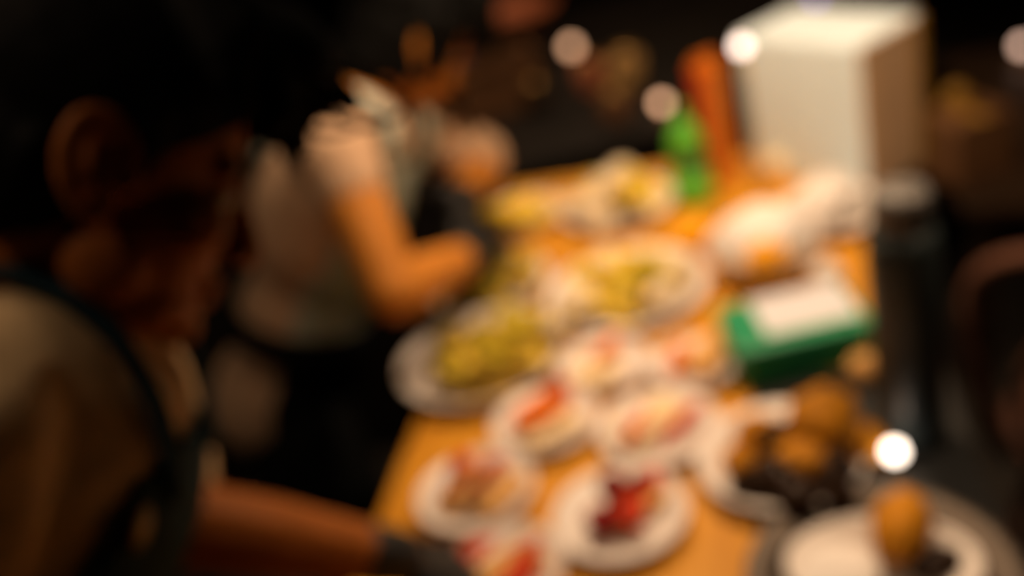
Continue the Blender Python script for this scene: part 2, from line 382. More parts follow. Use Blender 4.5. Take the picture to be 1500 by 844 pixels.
    if cfg.get('badge'):
        from mathutils.bvhtree import BVHTree
        bt = BVHTree.FromPolygons([v.co for v in sh.vertices], [p.vertices for p in sh.polygons])
        c = bt.ray_cast(CP, (at(*cfg['badge'], 1) - CP).normalized())[0] or ch + tf * 0.13
        put('badge', fuse([E(c, (0.006, 0.020, 0.018), TB)], 0.004, 2), 'badge', ap)
    # ---- gloves
    for s in 'rl':
        wr = J[s + 'w']; d = J[s + 'hd']; n = J[s + 'hn']
        ts_ = cfg['thumb_' + s]
        pr = hand_prims(wr, d, n, ts_, J.get(s + 'c', 0.7))
        fd_ = (J[s + 'w'] - J[s + 'e']).normalized()
        pr.append(C(wr - fd_ * 0.035, 0.0335, wr, 0.0305))
        put('glove', fuse(pr, 0.0032, 2), 'glove')
    return root, put

def basis(fwd, up):
    f = fwd.normalized(); u = (up - f * up.dot(f)).normalized(); return (f, u.cross(f), u)

# ------------------------------------------------------------------ the room
def slab(name, s, loc, m): return struct(link(name, bmo(box_bm(*s, 0.0, True)), m, None, loc, smooth=False))
slab('floor', (7.0, 8.0, 0.1), (0.5, 1.6, -0.1), 'floor')
slab('ceiling', (7.0, 8.0, 0.1), (0.5, 1.6, 2.7), 'ceil')
slab('wall_back', (7.0, 0.1, 2.7), (0.5, 5.55, 0), 'wall')
slab('wall_front', (7.0, 0.1, 2.7), (0.5, -2.35, 0), 'wall')
slab('wall_left', (0.1, 7.8, 2.7), (-2.95, 1.6, 0), 'wall')
slab('wall_right', (0.1, 7.8, 2.7), (3.95, 1.6, 0), 'wall')

# ------------------------------------------------------------------ the counter
CZ = 0.92; SK = math.radians(17)
cax = Vector((math.sin(SK), math.cos(SK), 0)); cside = Vector((math.cos(SK), -math.sin(SK), 0))
c_left = Vector((-0.20, 1.2, 0)); CW = 0.74
c_near, c_far = -0.62, 0.86              # along the axis from c_left
cc = c_left + cside * CW / 2 + cax * (c_near + c_far) / 2; CL = c_far - c_near
counter = empty('kitchen_counter', (cc.x, cc.y, 0), -SK)
tag(counter, 'long honey-orange wooden kitchen counter crowded with plates', 'counter')
box('worktop', (CW, CL, 0.045), 'counter', counter, (0, 0, CZ - 0.045), bev=0.006)
box('base_cabinet', (CW - 0.12, CL - 0.12, CZ - 0.045 - 0.08), 'cabinet', counter, (0, 0, 0.08))
box('plinth', (CW - 0.2, CL - 0.2, 0.08), 'black', counter, (0, 0, 0))
for k in range(3):
    d = box('cabinet_door', (0.018, 0.42, 0.68), 'cabinet', counter, (-(CW - 0.12) / 2 - 0.007, -0.44 + 0.44 * k, 0.12))
    tube('door_handle', [(-0.012, 0.14, 0.5), (-0.03, 0.14, 0.5), (-0.03, 0.14, 0.62), (-0.012, 0.14, 0.62)], 0.005, 'steel', d, 8)

# ------------------------------------------------------------------ pendant lamps over the counter, and added fill lamps (hang above the view)
def pendant(loc, label, watts, cone):
    t = empty('pendant_lamp', loc); tag(t, label, 'lamp', 'pendant lamps over the counter')
    link('lamp_shade', lathe([(0.020, 0.17), (0.035, 0.165), (0.06, 0.13), (0.12, 0.06), (0.15, 0.0), (0.146, 0.0), (0.115, 0.058), (0.056, 0.125), (0.02, 0.155)]), 'shade', t)
    tube('cord', [(0, 0, 0.16), (0, 0, 2.7 - loc[2])], 0.004, 'black', t, 6)
    link('bulb', lathe([(0, 0.04), (0.02, 0.046), (0.03, 0.07), (0.022, 0.1), (0.014, 0.125), (0.014, 0.15), (0, 0.15)], 20), mat('warm_bulb', (0.9, 0.8, 0.6), 0.4, 0.02, 10, emit=(1, 0.75, 0.45), es=6), t)
    l = bpy.data.lights.new('lamp_light', 'SPOT'); l.energy = watts; l.color = WARM; l.spot_size = math.radians(cone); l.spot_blend = 0.6; l.shadow_soft_size = 0.035
    o = bpy.data.objects.new('lamp_light', l); COL.objects.link(o); o.parent = t; o.location = (0, 0, 0.03)
    return o
pendant((0.32, 1.30, 2.02), 'black enamel pendant lamp hanging over the small plates', KEY, 118)
pendant((0.16, 1.82, 2.02), 'black enamel pendant lamp hanging over the far end of the counter', KEY * 0.9, 118)
pendant((0.78, 0.92, 2.10), 'added fill lamp with a black enamel shade over the bentwood chair', KEY * 0.7, 96)  # added lamp, out of view: brightens the side of the white box
pendant((-0.62, 0.95, 2.30), 'added fill lamp with a black enamel shade over the aisle behind the people', KEY * 0.14, 125)  # unseen lamp, added to light the shirts and leave the near face dark
pendant((-0.60, 0.45, 2.45), 'added fill lamp with a black enamel shade high over the khaki shirt', KEY * 0.18, 130)  # made-up overhead fill for the khaki shirt
pendant((0.55, 3.05, 1.95), 'added fill lamp with a black enamel shade over the back cabinet', KEY * 1.0, 125)  # extra lamp put in to lift the jars and the bowl

# ------------------------------------------------------------------ cook in the foreground
ear = at(152, 240, 0.70)
def sight(px, py):                       # axes seen along the line of sight through a pixel
    r = (at(px, py, 1) - CP).normalized(); x = r.cross(CU).normalized(); return x, x.cross(r), r
VR, VU, VF = sight(152, 240)
hf = (VR * 0.95 - VU * 0.26 + VF * 0.06); hu = VR * 0.28 + VU * 0.94
B1 = basis(hf, hu)
head1 = ear + B1[1] * 0.080 + B1[0] * 0.010
J = {'B': B1, 'head': head1}
J['neck'] = at(14, 505, 0.80); J['chest'] = at(72, 740, 0.84)
J['rs'] = at(-60, 655, 0.68); J['ls'] = at(190, 605, 0.99)
J['pelvis'] = J['chest'] + Vector((-0.15, -0.02, -0.34))
J['re'] = J['rs'] + Vector((-0.13, -0.06, -0.24)); J['rw'] = J['re'] + Vector((0.24, 0.0, -0.06))
J['le'] = at(255, 765, 0.93); J['lw'] = at(585, 818, 1.05)
J['rhd'] = Vector((0.9, 0.1, -0.35)); J['rhn'] = Vector((0.2, 0, 1)); J['rc'] = 0.6
J['lhd'] = at(690, 838, 1.10) - J['lw']; J['lhn'] = Vector((0.2, 0, 1)); J['lc'] = 0.75
fd = Vector((1, 0.05, 0)).normalized(); sd = Vector((-fd.y, fd.x, 0)); J['face_dir'] = fd
for s, k in (('r', -1), ('l', 1)):
    J[s + 'h'] = J['pelvis'] + sd * 0.09 * k + Vector((0, 0, -0.06))
    J[s + 'a'] = Vector((J['pelvis'].x + 0.02, J['pelvis'].y, 0.09)) + sd * 0.12 * k
    J[s + 'k'] = (J[s + 'h'] + J[s + 'a']) / 2 + fd * 0.03
lk = []
for (a, b, c, d_) in [((440, 110), (520, 150), (575, 175), (600, 140)), ((450, 130), (500, 175), (545, 185), (585, 170)), ((430, 90), (520, 110), (585, 140), (605, 190)), ((420, 150), (460, 190), (500, 195), (530, 185))]:
    lk.append([at(a[0], a[1], 0.77), at(b[0], b[1], 0.79), at(c[0], c[1], 0.80), at(d_[0], d_[1], 0.80)])
cook1, _ = person(J, dict(skin='skin', shirt='khaki', collar='cream', apron='navy', strap='navy', band='navy', sleeve_r=1.35, sleeve_l=0.45, seed=3, head_scale=1.09, quiff=True, fringe=0.035,
                          locks=lk, thumb_r=-1, thumb_l=1, voxel=0.0042, bib=0.08, bibw=0.075, bibf=-0.02, flare=38, strapw=(0.034, 0.050), badge=(205, 772)))
tag(cook1, 'black-haired person in khaki shirt and navy apron bending their head over the counter', 'person')

# ------------------------------------------------------------------ second cook further along the counter
J = {}
VR, VU, VF = sight(572, 62)
hf = (VR * 0.80 - VU * 0.40 + VF * 0.44); hu = VR * 0.40 + VU * 0.88
J['B'] = basis(hf, hu); J['head'] = at(600, 58, 1.66)
J['neck'] = at(520, 165, 1.66); J['rs'] = at(492, 225, 1.52); J['ls'] = at(600, 185, 1.82)
J['chest'] = at(475, 330, 1.70)
J['pelvis'] = J['chest'] + Vector((-0.17, 0.02, -0.30))
J['re'] = at(578, 428, 1.46); J['rw'] = at(693, 372, 1.66)
J['le'] = at(705, 238, 1.86); J['lw'] = at(675, 305, 1.74)
J['rhd'] = Vector((0.25, 0.85, -0.12)); J['rhn'] = Vector((0.1, 0, 1)); J['rc'] = 0.7
J['lhd'] = at(712, 352, 1.74) - J['lw']; J['lhn'] = Vector((0.3, 0, 1)); J['lc'] = 0.7
fd = Vector((0.98, 0.05, 0)).normalized(); sd = Vector((-fd.y, fd.x, 0)); J['face_dir'] = fd
for s, k in (('r', -1), ('l', 1)):
    J[s + 'h'] = J['pelvis'] + sd * 0.09 * k + Vector((0, 0, -0.06))
    J[s + 'a'] = Vector((J['pelvis'].x - 0.03, J['pelvis'].y, 0.09)) + sd * 0.12 * k
    J[s + 'k'] = (J[s + 'h'] + J[s + 'a']) / 2 + fd * 0.03
cook2, put2 = person(J, dict(skin='skin2', shirt='beige', collar='teal', apron='teal', skirt='blackcloth', strap='teal', band='blackcloth', sleeve_r=0.16, sleeve_l=0.8, seed=9, fringe=0.04, long_hair=True,
                             thumb_r=-1, thumb_l=1, voxel=0.006, bib=0.14, bibw=0.13))
tag(cook2, 'person in beige short-sleeved shirt with bare forearm stretched across the plates', 'person')

# ------------------------------------------------------------------ tableware
def plate_mesh(r, h=0.022, lip=0.26):
    rb = r * 0.58; ri = r * (1 - lip)
    return lathe([(0, 0.004), (rb, 0.004), (ri, 0.010), (r * 0.97, h), (r, h + 0.001), (r, h - 0.002), (ri + 0.004, 0.004), (rb, 0.0), (0, 0.0)], 56)
def bowl_mesh(r, h):
    return lathe([(0, 0.008), (r * 0.45, 0.010), (r * 0.78, h * 0.42), (r * 0.95, h * 0.9), (r * 0.985, h), (r, h * 0.98), (r * 0.97, h * 0.86), (r * 0.82, h * 0.38), (r * 0.5, 0.004), (r * 0.5, 0), (0, 0)], 56)
def plate(px, py, r, label, name='plate', mesh=None, m='china', cat='plate', group=None, z=CZ):
    p = on(px, py, z)
    o = link(name, mesh or plate_mesh(r), m, None, p); tag(o, label, cat, group); return o

# ------------------------------------------------------------------ food pieces
def wavy_slice(rx, ry, th, seed, amp=0.006, n=22, rings=5, fold=0.0):
    bm = bmesh.new(); top = []; c = None
    def zz(x, y): return amp * noise.noise(Vector((x * 45 + seed * 3.1, y * 45, seed))) + fold * (x / rx) ** 2
    def grid(dz):
        g = [[bm.verts.new((0, 0, zz(0, 0) + dz))]]
        for k in range(1, rings + 1):
            f = k / rings; row = []
            for i in range(n):
                a = 2 * math.pi * i / n; e = f * (1 + 0.12 * math.sin(3 * a + seed) * f + 0.06 * math.sin(7 * a + seed * 2) * f)
                x, y = rx * e * math.cos(a), ry * e * math.sin(a); row.append(bm.verts.new((x, y, zz(x, y) + dz * (1 - 0.5 * (f == 1)))))
            g.append(row)
        for i in range(n): bm.faces.new((g[0][0], g[1][i], g[1][(i + 1) % n]))
        for k in range(1, rings):
            for i in range(n): bm.faces.new((g[k][i], g[k + 1][i], g[k + 1][(i + 1) % n], g[k][(i + 1) % n]))
        return g
    a = grid(th); b = grid(0.0)
    for i in range(n): bm.faces.new((a[-1][i], a[-1][(i + 1) % n], b[-1][(i + 1) % n], b[-1][i]))
    return bmo(bm)
def lump(rx, ry, rz, seed, amp=0.2, freq=1.6, sub=3):
    V, F = ico(sub); me = bpy.data.meshes.new('m'); vs = []
    for c in V:
        k = 1 + amp * noise.noise(c * freq + Vector((seed * 2.3, seed, 0))) + amp * 0.4 * noise.noise(c * freq * 3 + Vector((seed, 0, seed)))
        vs.append((c.x * rx * k, c.y * ry * k, max(c.z * rz * k, -rz * 0.75) + rz * 0.75))
    me.from_pydata(vs, [], F); return me
def bread_mesh(l, wd, h, seed):
    bm = box_bm(l, wd, h, min(l, wd, h) * 0.38, True, 3)
    bmesh.ops.subdivide_edges(bm, edges=bm.edges[:], cuts=1, use_grid_fill=True)
    for v in bm.verts: v.co += Vector((0, 0, 1)) * 0.003 * noise.noise(v.co * 60 + Vector((seed, 0, 0))); v.co.z = max(v.co.z, 0)
    return bmo(bm)
LV = [wavy_slice(0.034, 0.024, 0.0022, k, 0.022, 16, 4, 0.006) for k in range(5)]
LV2 = [wavy_slice(0.045, 0.026, 0.0022, 20 + k, 0.026, 16, 4, 0.012) for k in range(4)]
def item(name, me, m, p, rot, label, cat, group=None):
    mm = M[m]
    if me.materials and me.materials[0] != mm: me = me.copy(); me.materials.clear()
    o = link(name, me, m, None, p, rot); tag(o, label, cat, group); return o
def scatter(pl, n, rad, z0, heap, meshes, mats, name, label, cat, group, tilt=0.5, seed=1, cx=0.0, cy=0.0, sc=(0.85, 1.15)):
    r = random.Random(seed)
    for k in range(n):
        a = r.uniform(0, 6.283); d = rad * math.sqrt((k + 0.5) / n)
        a = k * 2.39996 + r.uniform(-0.3, 0.3)
        z = z0 + heap * max(0, 1 - (d / rad) ** 2) + 0.003 * (k % 3)
        o = item(name, meshes[k % len(meshes)], mats[k % len(mats)], pl.location + Vector((cx + d * math.cos(a), cy + d * math.sin(a), z)),
                 (r.uniform(-tilt, tilt), r.uniform(-tilt, tilt), r.uniform(0, 6.28)), label, cat, group)
        s = r.uniform(*sc); o.scale = (s, s, s)
def noodles(pl, rad, h, n, m, label, seed, cx=0, cy=0, r0=0.0022, cat='pasta'):
    bm = bmesh.new(); r = random.Random(seed)
    for k in range(n):
        pts = []; a = r.uniform(0, 6.28); q = rad * math.sqrt(r.random()) * 0.8; c = Vector((q * math.cos(a), q * math.sin(a), 0))
        ph = r.uniform(0, 6.28); rr = r.uniform(0.012, 0.035)
        for i in range(9):
            t = ph + i * 0.6; p = c + Vector((rr * math.cos(t) + i * 0.002, rr * math.sin(t), 0)); f = p.length / rad
            if f > 1: p *= 1 / f; f = 1
            p.z = 0.004 + h * (1 - f * f) * (0.35 + 0.65 * k / n) + 0.003 * math.sin(t * 2); pts.append(p)
        tube_into(bm, pts, r0, 5)
    o = link('noodle_heap', bmo(bm), m, None, pl.location + Vector((cx, cy, 0.008))); o['kind'] = 'stuff'; tag(o, label, cat); return o

# --- big plates of leaves and noodles
pA = plate(920, 435, 0.136, 'large white plate heaped with yellow leaves and cream dollops')
scatter(pA, 16, 0.085, 0.018, 0.030, LV2 + LV, ['lettuce', 'lettuce', 'herb'], 'lettuce_leaf', 'yellow-green leaf on the large plate with cream dollops', 'lettuce', 'leaves on the cream dollop plate', 0.5, 11)
for k, (dx, dy, s) in enumerate([(-0.085, -0.03, 1.2), (-0.02, 0.055, 1.3), (0.085, 0.0, 1.25), (0.045, -0.075, 0.95), (0.05, 0.06, 1.0)]):
    o = item('cream_dollop', lump(0.03, 0.026, 0.018, k, 0.18), 'mayo', pA.location + Vector((dx, dy, 0.022)), (0, 0, k), 'pale cream dollop on the large plate of yellow leaves', 'cream', 'cream dollops on the leaf plate'); o.scale = (s, s, s)
pB = plate(712, 540, 0.134, 'large white plate of golden noodles beside the black apron', mesh=plate_mesh(0.134, 0.030, 0.22))
noodles(pB, 0.112, 0.045, 130, 'pasta', 'tangled golden noodles heaped on the large plate by the apron', 5, 0.022, -0.008)
scatter(pB, 15, 0.09, 0.040, 0.018, LV, ['herb', 'lettuce', 'herb'], 'herb_leaf', 'olive herb leaf lying on the golden noodles', 'herb', 'herb leaves on the noodles', 0.6, 4, 0.025, -0.01)
pC = plate(722, 427, 0.108, 'white plate of yellow leaves under the bare forearm')
scatter(pC, 14, 0.085, 0.014, 0.026, LV, ['lettuce', 'pasta', 'lettuce', 'herb'], 'lettuce_leaf', 'yellow leaf on the plate under the bare forearm', 'lettuce', 'leaves on the plate under the forearm', 0.6, 21)
pD = plate(764, 325, 0.085, 'white plate with yellow egg slices beside the black glove')
scatter(pD, 5, 0.05, 0.014, 0.02, [wavy_slice(0.032, 0.028, 0.008, 3, 0.004)], ['yolk'], 'egg_slice', 'thick yellow egg slice on the plate beside the black glove', 'egg', 'egg slices', 0.35, 6, -0.02, 0.0)
scatter(pD, 7, 0.07, 0.012, 0.012, LV, ['lettuce', 'cheese'], 'lettuce_leaf', 'pale leaf tucked around the yellow egg slices', 'lettuce', 'leaves around the egg slices', 0.5, 7, 0.02, 0.0)
pE = plate(906, 310, 0.112, 'white plate of pale salad at the far end of the counter')
scatter(pE, 12, 0.09, 0.014, 0.024, LV2, ['lettuce', 'mayo', 'lettuce'], 'lettuce_leaf', 'pale salad leaf on the plate at the far end of the counter', 'lettuce', 'leaves on the far plate', 0.5, 31)
for k, (dx, dy) in enumerate([(-0.06, -0.03), (0.03, 0.07), (-0.005, 0.04)]):
    item('cream_dollop', lump(0.032, 0.028, 0.022, 40 + k, 0.2), 'mayo', pE.location + Vector((dx, dy, 0.030)), (0, 0, k), 'cream dollop on the pale salad at the far end', 'cream', 'cream dollops on the far salad')

# --- small plates with red toppings
def small(px, py, r, desc): return plate(px, py, r, desc)
def toast(pl, dx, dy, rz, l, wd, m, label, z=0.010, h=0.016, seed=1):
    return item('bread_slice' if m == 'bread' else 'cheese_slice', bread_mesh(l, wd, h, seed), m, pl.location + Vector((dx, dy, z)), (0, 0, rz), label, 'bread' if m == 'bread' else 'cheese')
def red(pl, lst, name, label, m, group, z=0.028, cat='ham', th=0.005):
    for k, (dx, dy, rx, ry, rz) in enumerate(lst):
        item(name, wavy_slice(rx, ry, th, k * 3 + len(label), 0.008, 16, 4), m, pl.location + Vector((dx, dy, z + 0.003 * k)), (random.uniform(-.2, .2), random.uniform(-.2, .2), rz), label, cat, group)
s1 = small(804, 631, 0.076, 'small white plate with a heap of orange ham by the noodles')
toast(s1, 0.0, -0.012, 0.4, 0.085, 0.06, 'cheese', 'pale cheese slice under the heap of orange ham')
red(s1, [(0.0, 0.012, 0.04, 0.026, 0.5), (0.018, 0.022, 0.034, 0.022, 1.0), (-0.016, -0.004, 0.034, 0.024, 0.2), (0.005, 0.015, 0.026, 0.02, 0.8)], 'ham_slice', 'folded orange-red ham slice in the heap by the noodles', 'salmon', 'ham slices by the noodles', 0.030)
red(s1, [(0.030, 0.022, 0.014, 0.012, 0.5)], 'red_garnish', 'small red garnish on the heap of orange ham', 'ham', None, 0.046, 'garnish', 0.01)
s2 = small(703, 734, 0.078, 'small white plate with red sauce streaks on bread at the counter edge')
toast(s2, -0.012, 0.012, 0.75, 0.085, 0.045, 'bread', 'toasted bread slice with dark red sauce at the counter edge')
toast(s2, 0.030, -0.018, 0.75, 0.075, 0.035, 'bread', 'toasted bread slice beside the red streak at the counter edge', seed=4)
red(s2, [(-0.030, 0.016, 0.036, 0.011, 1.0), (0.012, 0.0, 0.040, 0.010, 0.75)], 'sauce_streak', 'dark red sauce streak on the bread at the counter edge', 'berry', 'sauce streaks at the counter edge', 0.027, 'sauce')
red(s2, [(-0.010, 0.042, 0.016, 0.014, 0.2), (0.026, 0.012, 0.022, 0.008, 0.7)], 'red_garnish', 'red garnish beside the streaks at the counter edge', 'ham', 'garnish at the counter edge', 0.030, 'garnish', 0.012)
s3 = small(912, 769, 0.082, 'small white plate with dark red berries in front of the fried food')
toast(s3, 0.02, 0.012, 0.5, 0.075, 0.05, 'bread', 'toasted bread slice under the dark red berries', seed=6)
for k, (dx, dy, s) in enumerate([(-0.022, -0.018, 1.3), (0.0, 0.026, 1.25), (-0.006, -0.004, 1.0), (0.034, 0.024, 0.9), (-0.03, -0.002, 0.9), (0.014, -0.022, 0.9)]):
    o = item('berry', lump(0.015, 0.014, 0.012, k, 0.12), 'berry', s3.location + Vector((dx, dy, 0.018 + (0.01 if k in (1, 3) else 0))), (0, 0, k), 'dark red berry on the small plate in front of the fried food', 'berry', 'berries on the small plate'); o.scale = (s, s, s)
red(s3, [(0.038, 0.030, 0.026, 0.018, 0.4), (0.014, -0.016, 0.026, 0.016, 1.2)], 'ham_slice', 'red ham slice between the dark berries', 'ham', 'ham between the berries', 0.028)
s4 = small(968, 642, 0.080, 'small white plate with white cheese and a long red strip')
toast(s4, -0.008, 0.014, 0.55, 0.10, 0.05, 'cheese', 'pale cheese slab beside the long red strip', h=0.02)
red(s4, [(0.030, -0.010, 0.044, 0.009, 0.65), (-0.030, -0.002, 0.036, 0.009, 0.9)], 'red_strip', 'long red pepper strip beside the pale cheese slab', 'ham', 'red strips by the cheese slab', 0.026, 'pepper')
s5 = small(890, 548, 0.068, 'small white plate with a single orange strip behind the ham heap')
toast(s5, -0.016, -0.012, 0.9, 0.075, 0.055, 'cheese', 'pale cheese slice behind the ham heap', h=0.018, seed=8)
red(s5, [(0.010, 0.022, 0.042, 0.013, 1.05)], 'orange_strip', 'single orange-red strip leaning on the cheese slice', 'salmon', None, 0.030, 'pepper', 0.008)
s6 = small(1019, 547, 0.064, 'small white plate with orange strip and golden bread beside the green tub')
toast(s6, 0.022, 0.010, 0.8, 0.075, 0.05, 'bread', 'golden bread slice beside the green tub', seed=9)
red(s6, [(-0.022, 0.004, 0.040, 0.011, 1.15)], 'orange_strip', 'orange strip lying beside the golden bread', 'salmon', None, 0.028, 'pepper', 0.008)
s7 = small(746, 850, 0.070, 'small white plate with red garnish beside the black gloved hand')
toast(s7, 0.0, 0.0, 0.3, 0.09, 0.05, 'bread', 'toasted bread slice beside the black gloved hand', seed=12)
red(s7, [(0.012, -0.024, 0.026, 0.016, 0.5), (-0.03, 0.03, 0.026, 0.014, 0.2), (0.03, 0.0, 0.022, 0.012, 0.9)], 'ham_slice', 'red ham slice beside the black gloved hand', 'ham', 'ham slices by the gloved hand', 0.028)

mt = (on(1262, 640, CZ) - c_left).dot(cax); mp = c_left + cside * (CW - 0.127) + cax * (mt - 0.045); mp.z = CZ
tag(box('shadow_mat', (0.25, 0.36, 0.003), 'black', None, mp, (0, 0, -SK), bev=0.001), 'thin black mat added as shadow under the fried food plate and dark flask', 'mat')  # added dark sheet, stands in for shadow round the plate and flask
# --- fried pieces on the big plate at the right
pF = plate(1146, 684, 0.100, 'white plate of brown fried pieces in front of the green tub', z=CZ + 0.003)
for k, (px, py, z, s, m) in enumerate([(1108, 640, 0.02, 1.0, 'fried'), (1205, 628, 0.035, 1.75, 'fried'), (1180, 690, 0.018, 1.3, 'fried'), (1085, 682, 0.014, 0.85, 'fried'), (1262, 660, 0.016, 1.1, 'fried'), (1140, 655, 0.012, 1.1, 'dark'), (1140, 715, 0.012, 1.25, 'dark'), (1215, 700, 0.014, 1.2, 'dark'), (1170, 740, 0.010, 1.1, 'dark'), (1225, 735, 0.008, 0.9, 'dark'), (1100, 720, 0.012, 1.0, 'dark')]):
    p = on(px, py, CZ + z)
    o = item('fried_piece', lump(0.027, 0.024, 0.021, 60 + k, 0.28, 2.0), m, Vector((p.x, p.y, CZ + z * 0.6)), (0, 0, k * 1.3),
             'golden-brown fried piece on the plate in front of the green tub' if m == 'fried' else 'dark braised piece between the fried pieces', 'fried food', 'fried pieces' if m == 'fried' else 'dark braised pieces'); o.scale = (s, s, s)

# --- steel tray with white oval dish
tp = on(1290, 858, CZ)
tray = empty('steel_tray', tp); tag(tray, 'round dull steel tray holding the oval dish', 'tray')
link('tray_body', lathe([(0, 0.003), (0.108, 0.003), (0.118, 0.016), (0.134, 0.018), (0.136, 0.016), (0.120, 0.012), (0.111, 0.0), (0, 0.0)], 56), 'steel', tray)
od = link('oval_dish', plate_mesh(0.090, 0.024, 0.3), 'china', None, tp + Vector((0.004, 0.004, 0.004)), (0, 0, -0.35)); od.scale = (1.06, 0.76, 1)
tag(od, 'white oval dish with a brown roll on the steel tray', 'dish')
item('brown_roll', lump(0.046, 0.030, 0.030, 91, 0.12), 'fried', tp + Vector((0.040, 0.034, 0.016)), (0, 0, 0.9), 'golden-brown roll lying on the white oval dish', 'roll')
item('cream_spread', lump(0.046, 0.040, 0.012, 92, 0.1), 'rice', tp + Vector((-0.038, 0.012, 0.010)), (0, 0, 0.3), 'smooth white cream spread beside the brown roll', 'cream')
item('dark_morsel', lump(0.030, 0.020, 0.012, 93, 0.2), 'dark', tp + Vector((0.055, -0.008, 0.012)), (0, 0, 0.2), 'dark glazed morsel beside the brown roll', 'food')

# --- green tub with a white label
g0 = on(1165, 520, CZ)
tub = empty('green_tub', g0, math.radians(-4)); tag(tub, 'green plastic tub with a blank white label on its lid', 'tub')
box('tub_body', (0.180, 0.120, 0.055), 'green', tub, (0, 0, 0), bev=0.012)
box('lid', (0.188, 0.128, 0.016), 'green', tub, (0, 0, 0.052), bev=0.007)
box('label', (0.128, 0.098, 0.0015), 'paper', tub, (0.020, 0.010, 0.0675), bev=0)

# --- far right of the counter
rb = on(1124, 396, CZ)
bw = link('rice_bowl', bowl_mesh(0.090, 0.062), 'china', None, rb); tag(bw, 'white bowl of rice with an orange topping behind the green tub', 'bowl')
ri = item('rice_mound', lump(0.074, 0.074, 0.052, 70, 0.10), 'rice', rb + Vector((0, 0, 0.022)), (0, 0, 0), 'mound of white rice filling the bowl', 'rice'); ri['kind'] = 'stuff'
item('orange_topping', lump(0.036, 0.024, 0.016, 71, 0.2), 'pepper', rb + Vector((-0.015, -0.062, 0.058)), (0.5, 0, 0), 'orange topping on the front of the rice', 'topping')
item('orange_pepper', lump(0.038, 0.035, 0.032, 72, 0.06), 'pepper', on(1015, 364, CZ), (0, 0, 0), 'bright orange pepper beside the rice bowl', 'pepper')
item('white_egg', lump(0.026, 0.026, 0.030, 73, 0.02), 'china', on(1213, 425, CZ), (0, 0, 0), 'peeled white egg beside the rice bowl', 'egg')
item('small_bun', lump(0.022, 0.022, 0.024, 74, 0.02), 'bread', on(1268, 558, CZ), (0, 0, 0), 'small tan bun beside the green tub', 'bun')
pl2 = plate(1216, 322, 0.095, 'white plate with crumpled paper behind the rice bowl')
item('crumpled_napkin', lump(0.066, 0.050, 0.036, 75, 0.45, 2.6, 4), 'rice', pl2.location + Vector((-0.005, 0.0, 0.012)), (0, 0, 0.8), 'crumpled white paper napkin behind the rice bowl', 'napkin')
item('yellow_lemon', lump(0.034, 0.027, 0.027, 76, 0.05), 'cheese', on(1140, 258, CZ), (0, 0, 0.4), 'pale yellow lemon in front of the white box', 'lemon')

# green bottle
gb = on(1018, 292, CZ); t = empty('green_bottle', gb); tag(t, 'bright green squeeze bottle with a dark band', 'bottle')
link('bottle_body', lathe([(0, 0), (0.034, 0), (0.037, 0.006), (0.037, 0.070), (0, 0.070)], 28), 'bottle_green', t)
link('band', lathe([(0, 0.068), (0.034, 0.070), (0.034, 0.098), (0, 0.098)], 28), 'dkgreen', t)
link('shoulder', lathe([(0, 0.096), (0.034, 0.098), (0.031, 0.125), (0.020, 0.15), (0.012, 0.165), (0, 0.167)], 28), 'bottle_green', t)
link('nozzle', lathe([(0, 0.165), (0.010, 0.165), (0.004, 0.195), (0, 0.196)], 18), 'bottle_green', t)

# orange carton
oc = on(1056, 262, CZ); t = empty('orange_carton', oc, math.radians(18)); tag(t, 'tall narrow orange carton with a red side by the white box', 'carton')
box('carton_body', (0.046, 0.046, 0.235), 'orange', t, (0, 0, 0), bev=0.003)
box('side_panel', (0.0015, 0.044, 0.231), 'redorange', t, (-0.0235, 0, 0.002), bev=0)
box('fold_top', (0.046, 0.007, 0.02), 'orange', t, (0, 0, 0.233), bev=0.002)

# white box, one corner towards the camera
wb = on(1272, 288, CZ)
t = empty('white_box', wb, math.radians(30)); tag(t, 'tall white board box with its shaded side painted tan standing on the counter', 'box')
# local +y runs back-left along the white face, +x runs back-right along the shaded face, painted tan
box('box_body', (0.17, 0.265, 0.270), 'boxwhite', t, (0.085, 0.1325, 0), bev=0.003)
box('shaded_side', (0.150, 0.004, 0.268), 'boxshade', t, (0.076, -0.001, 0), bev=0)
box('corner_strip', (0.022, 0.008, 0.272), 'mustard', t, (0.160, -0.002, 0), bev=0.001)
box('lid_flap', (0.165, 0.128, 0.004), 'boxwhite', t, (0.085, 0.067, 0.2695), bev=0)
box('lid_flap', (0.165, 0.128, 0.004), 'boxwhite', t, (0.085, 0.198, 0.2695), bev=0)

# dark flask
fp = on(1336, 640, CZ + 0.003); t = empty('tall_flask', fp); tag(t, 'tall dark slate vacuum flask with a grey cap at the counter edge', 'flask')
link('flask_body', lathe([(0, 0), (0.036, 0), (0.039, 0.004), (0.039, 0.27), (0.034, 0.29), (0, 0.29)], 36), 'slate', t)
link('cap', lathe([(0, 0.288), (0.031, 0.288), (0.031, 0.325), (0.027, 0.333), (0, 0.333)], 36), 'grey', t)
link('base_ring', lathe([(0, -0.0005), (0.0405, 0), (0.0405, 0.014), (0.0385, 0.016), (0, 0.016)], 36), 'black', t)

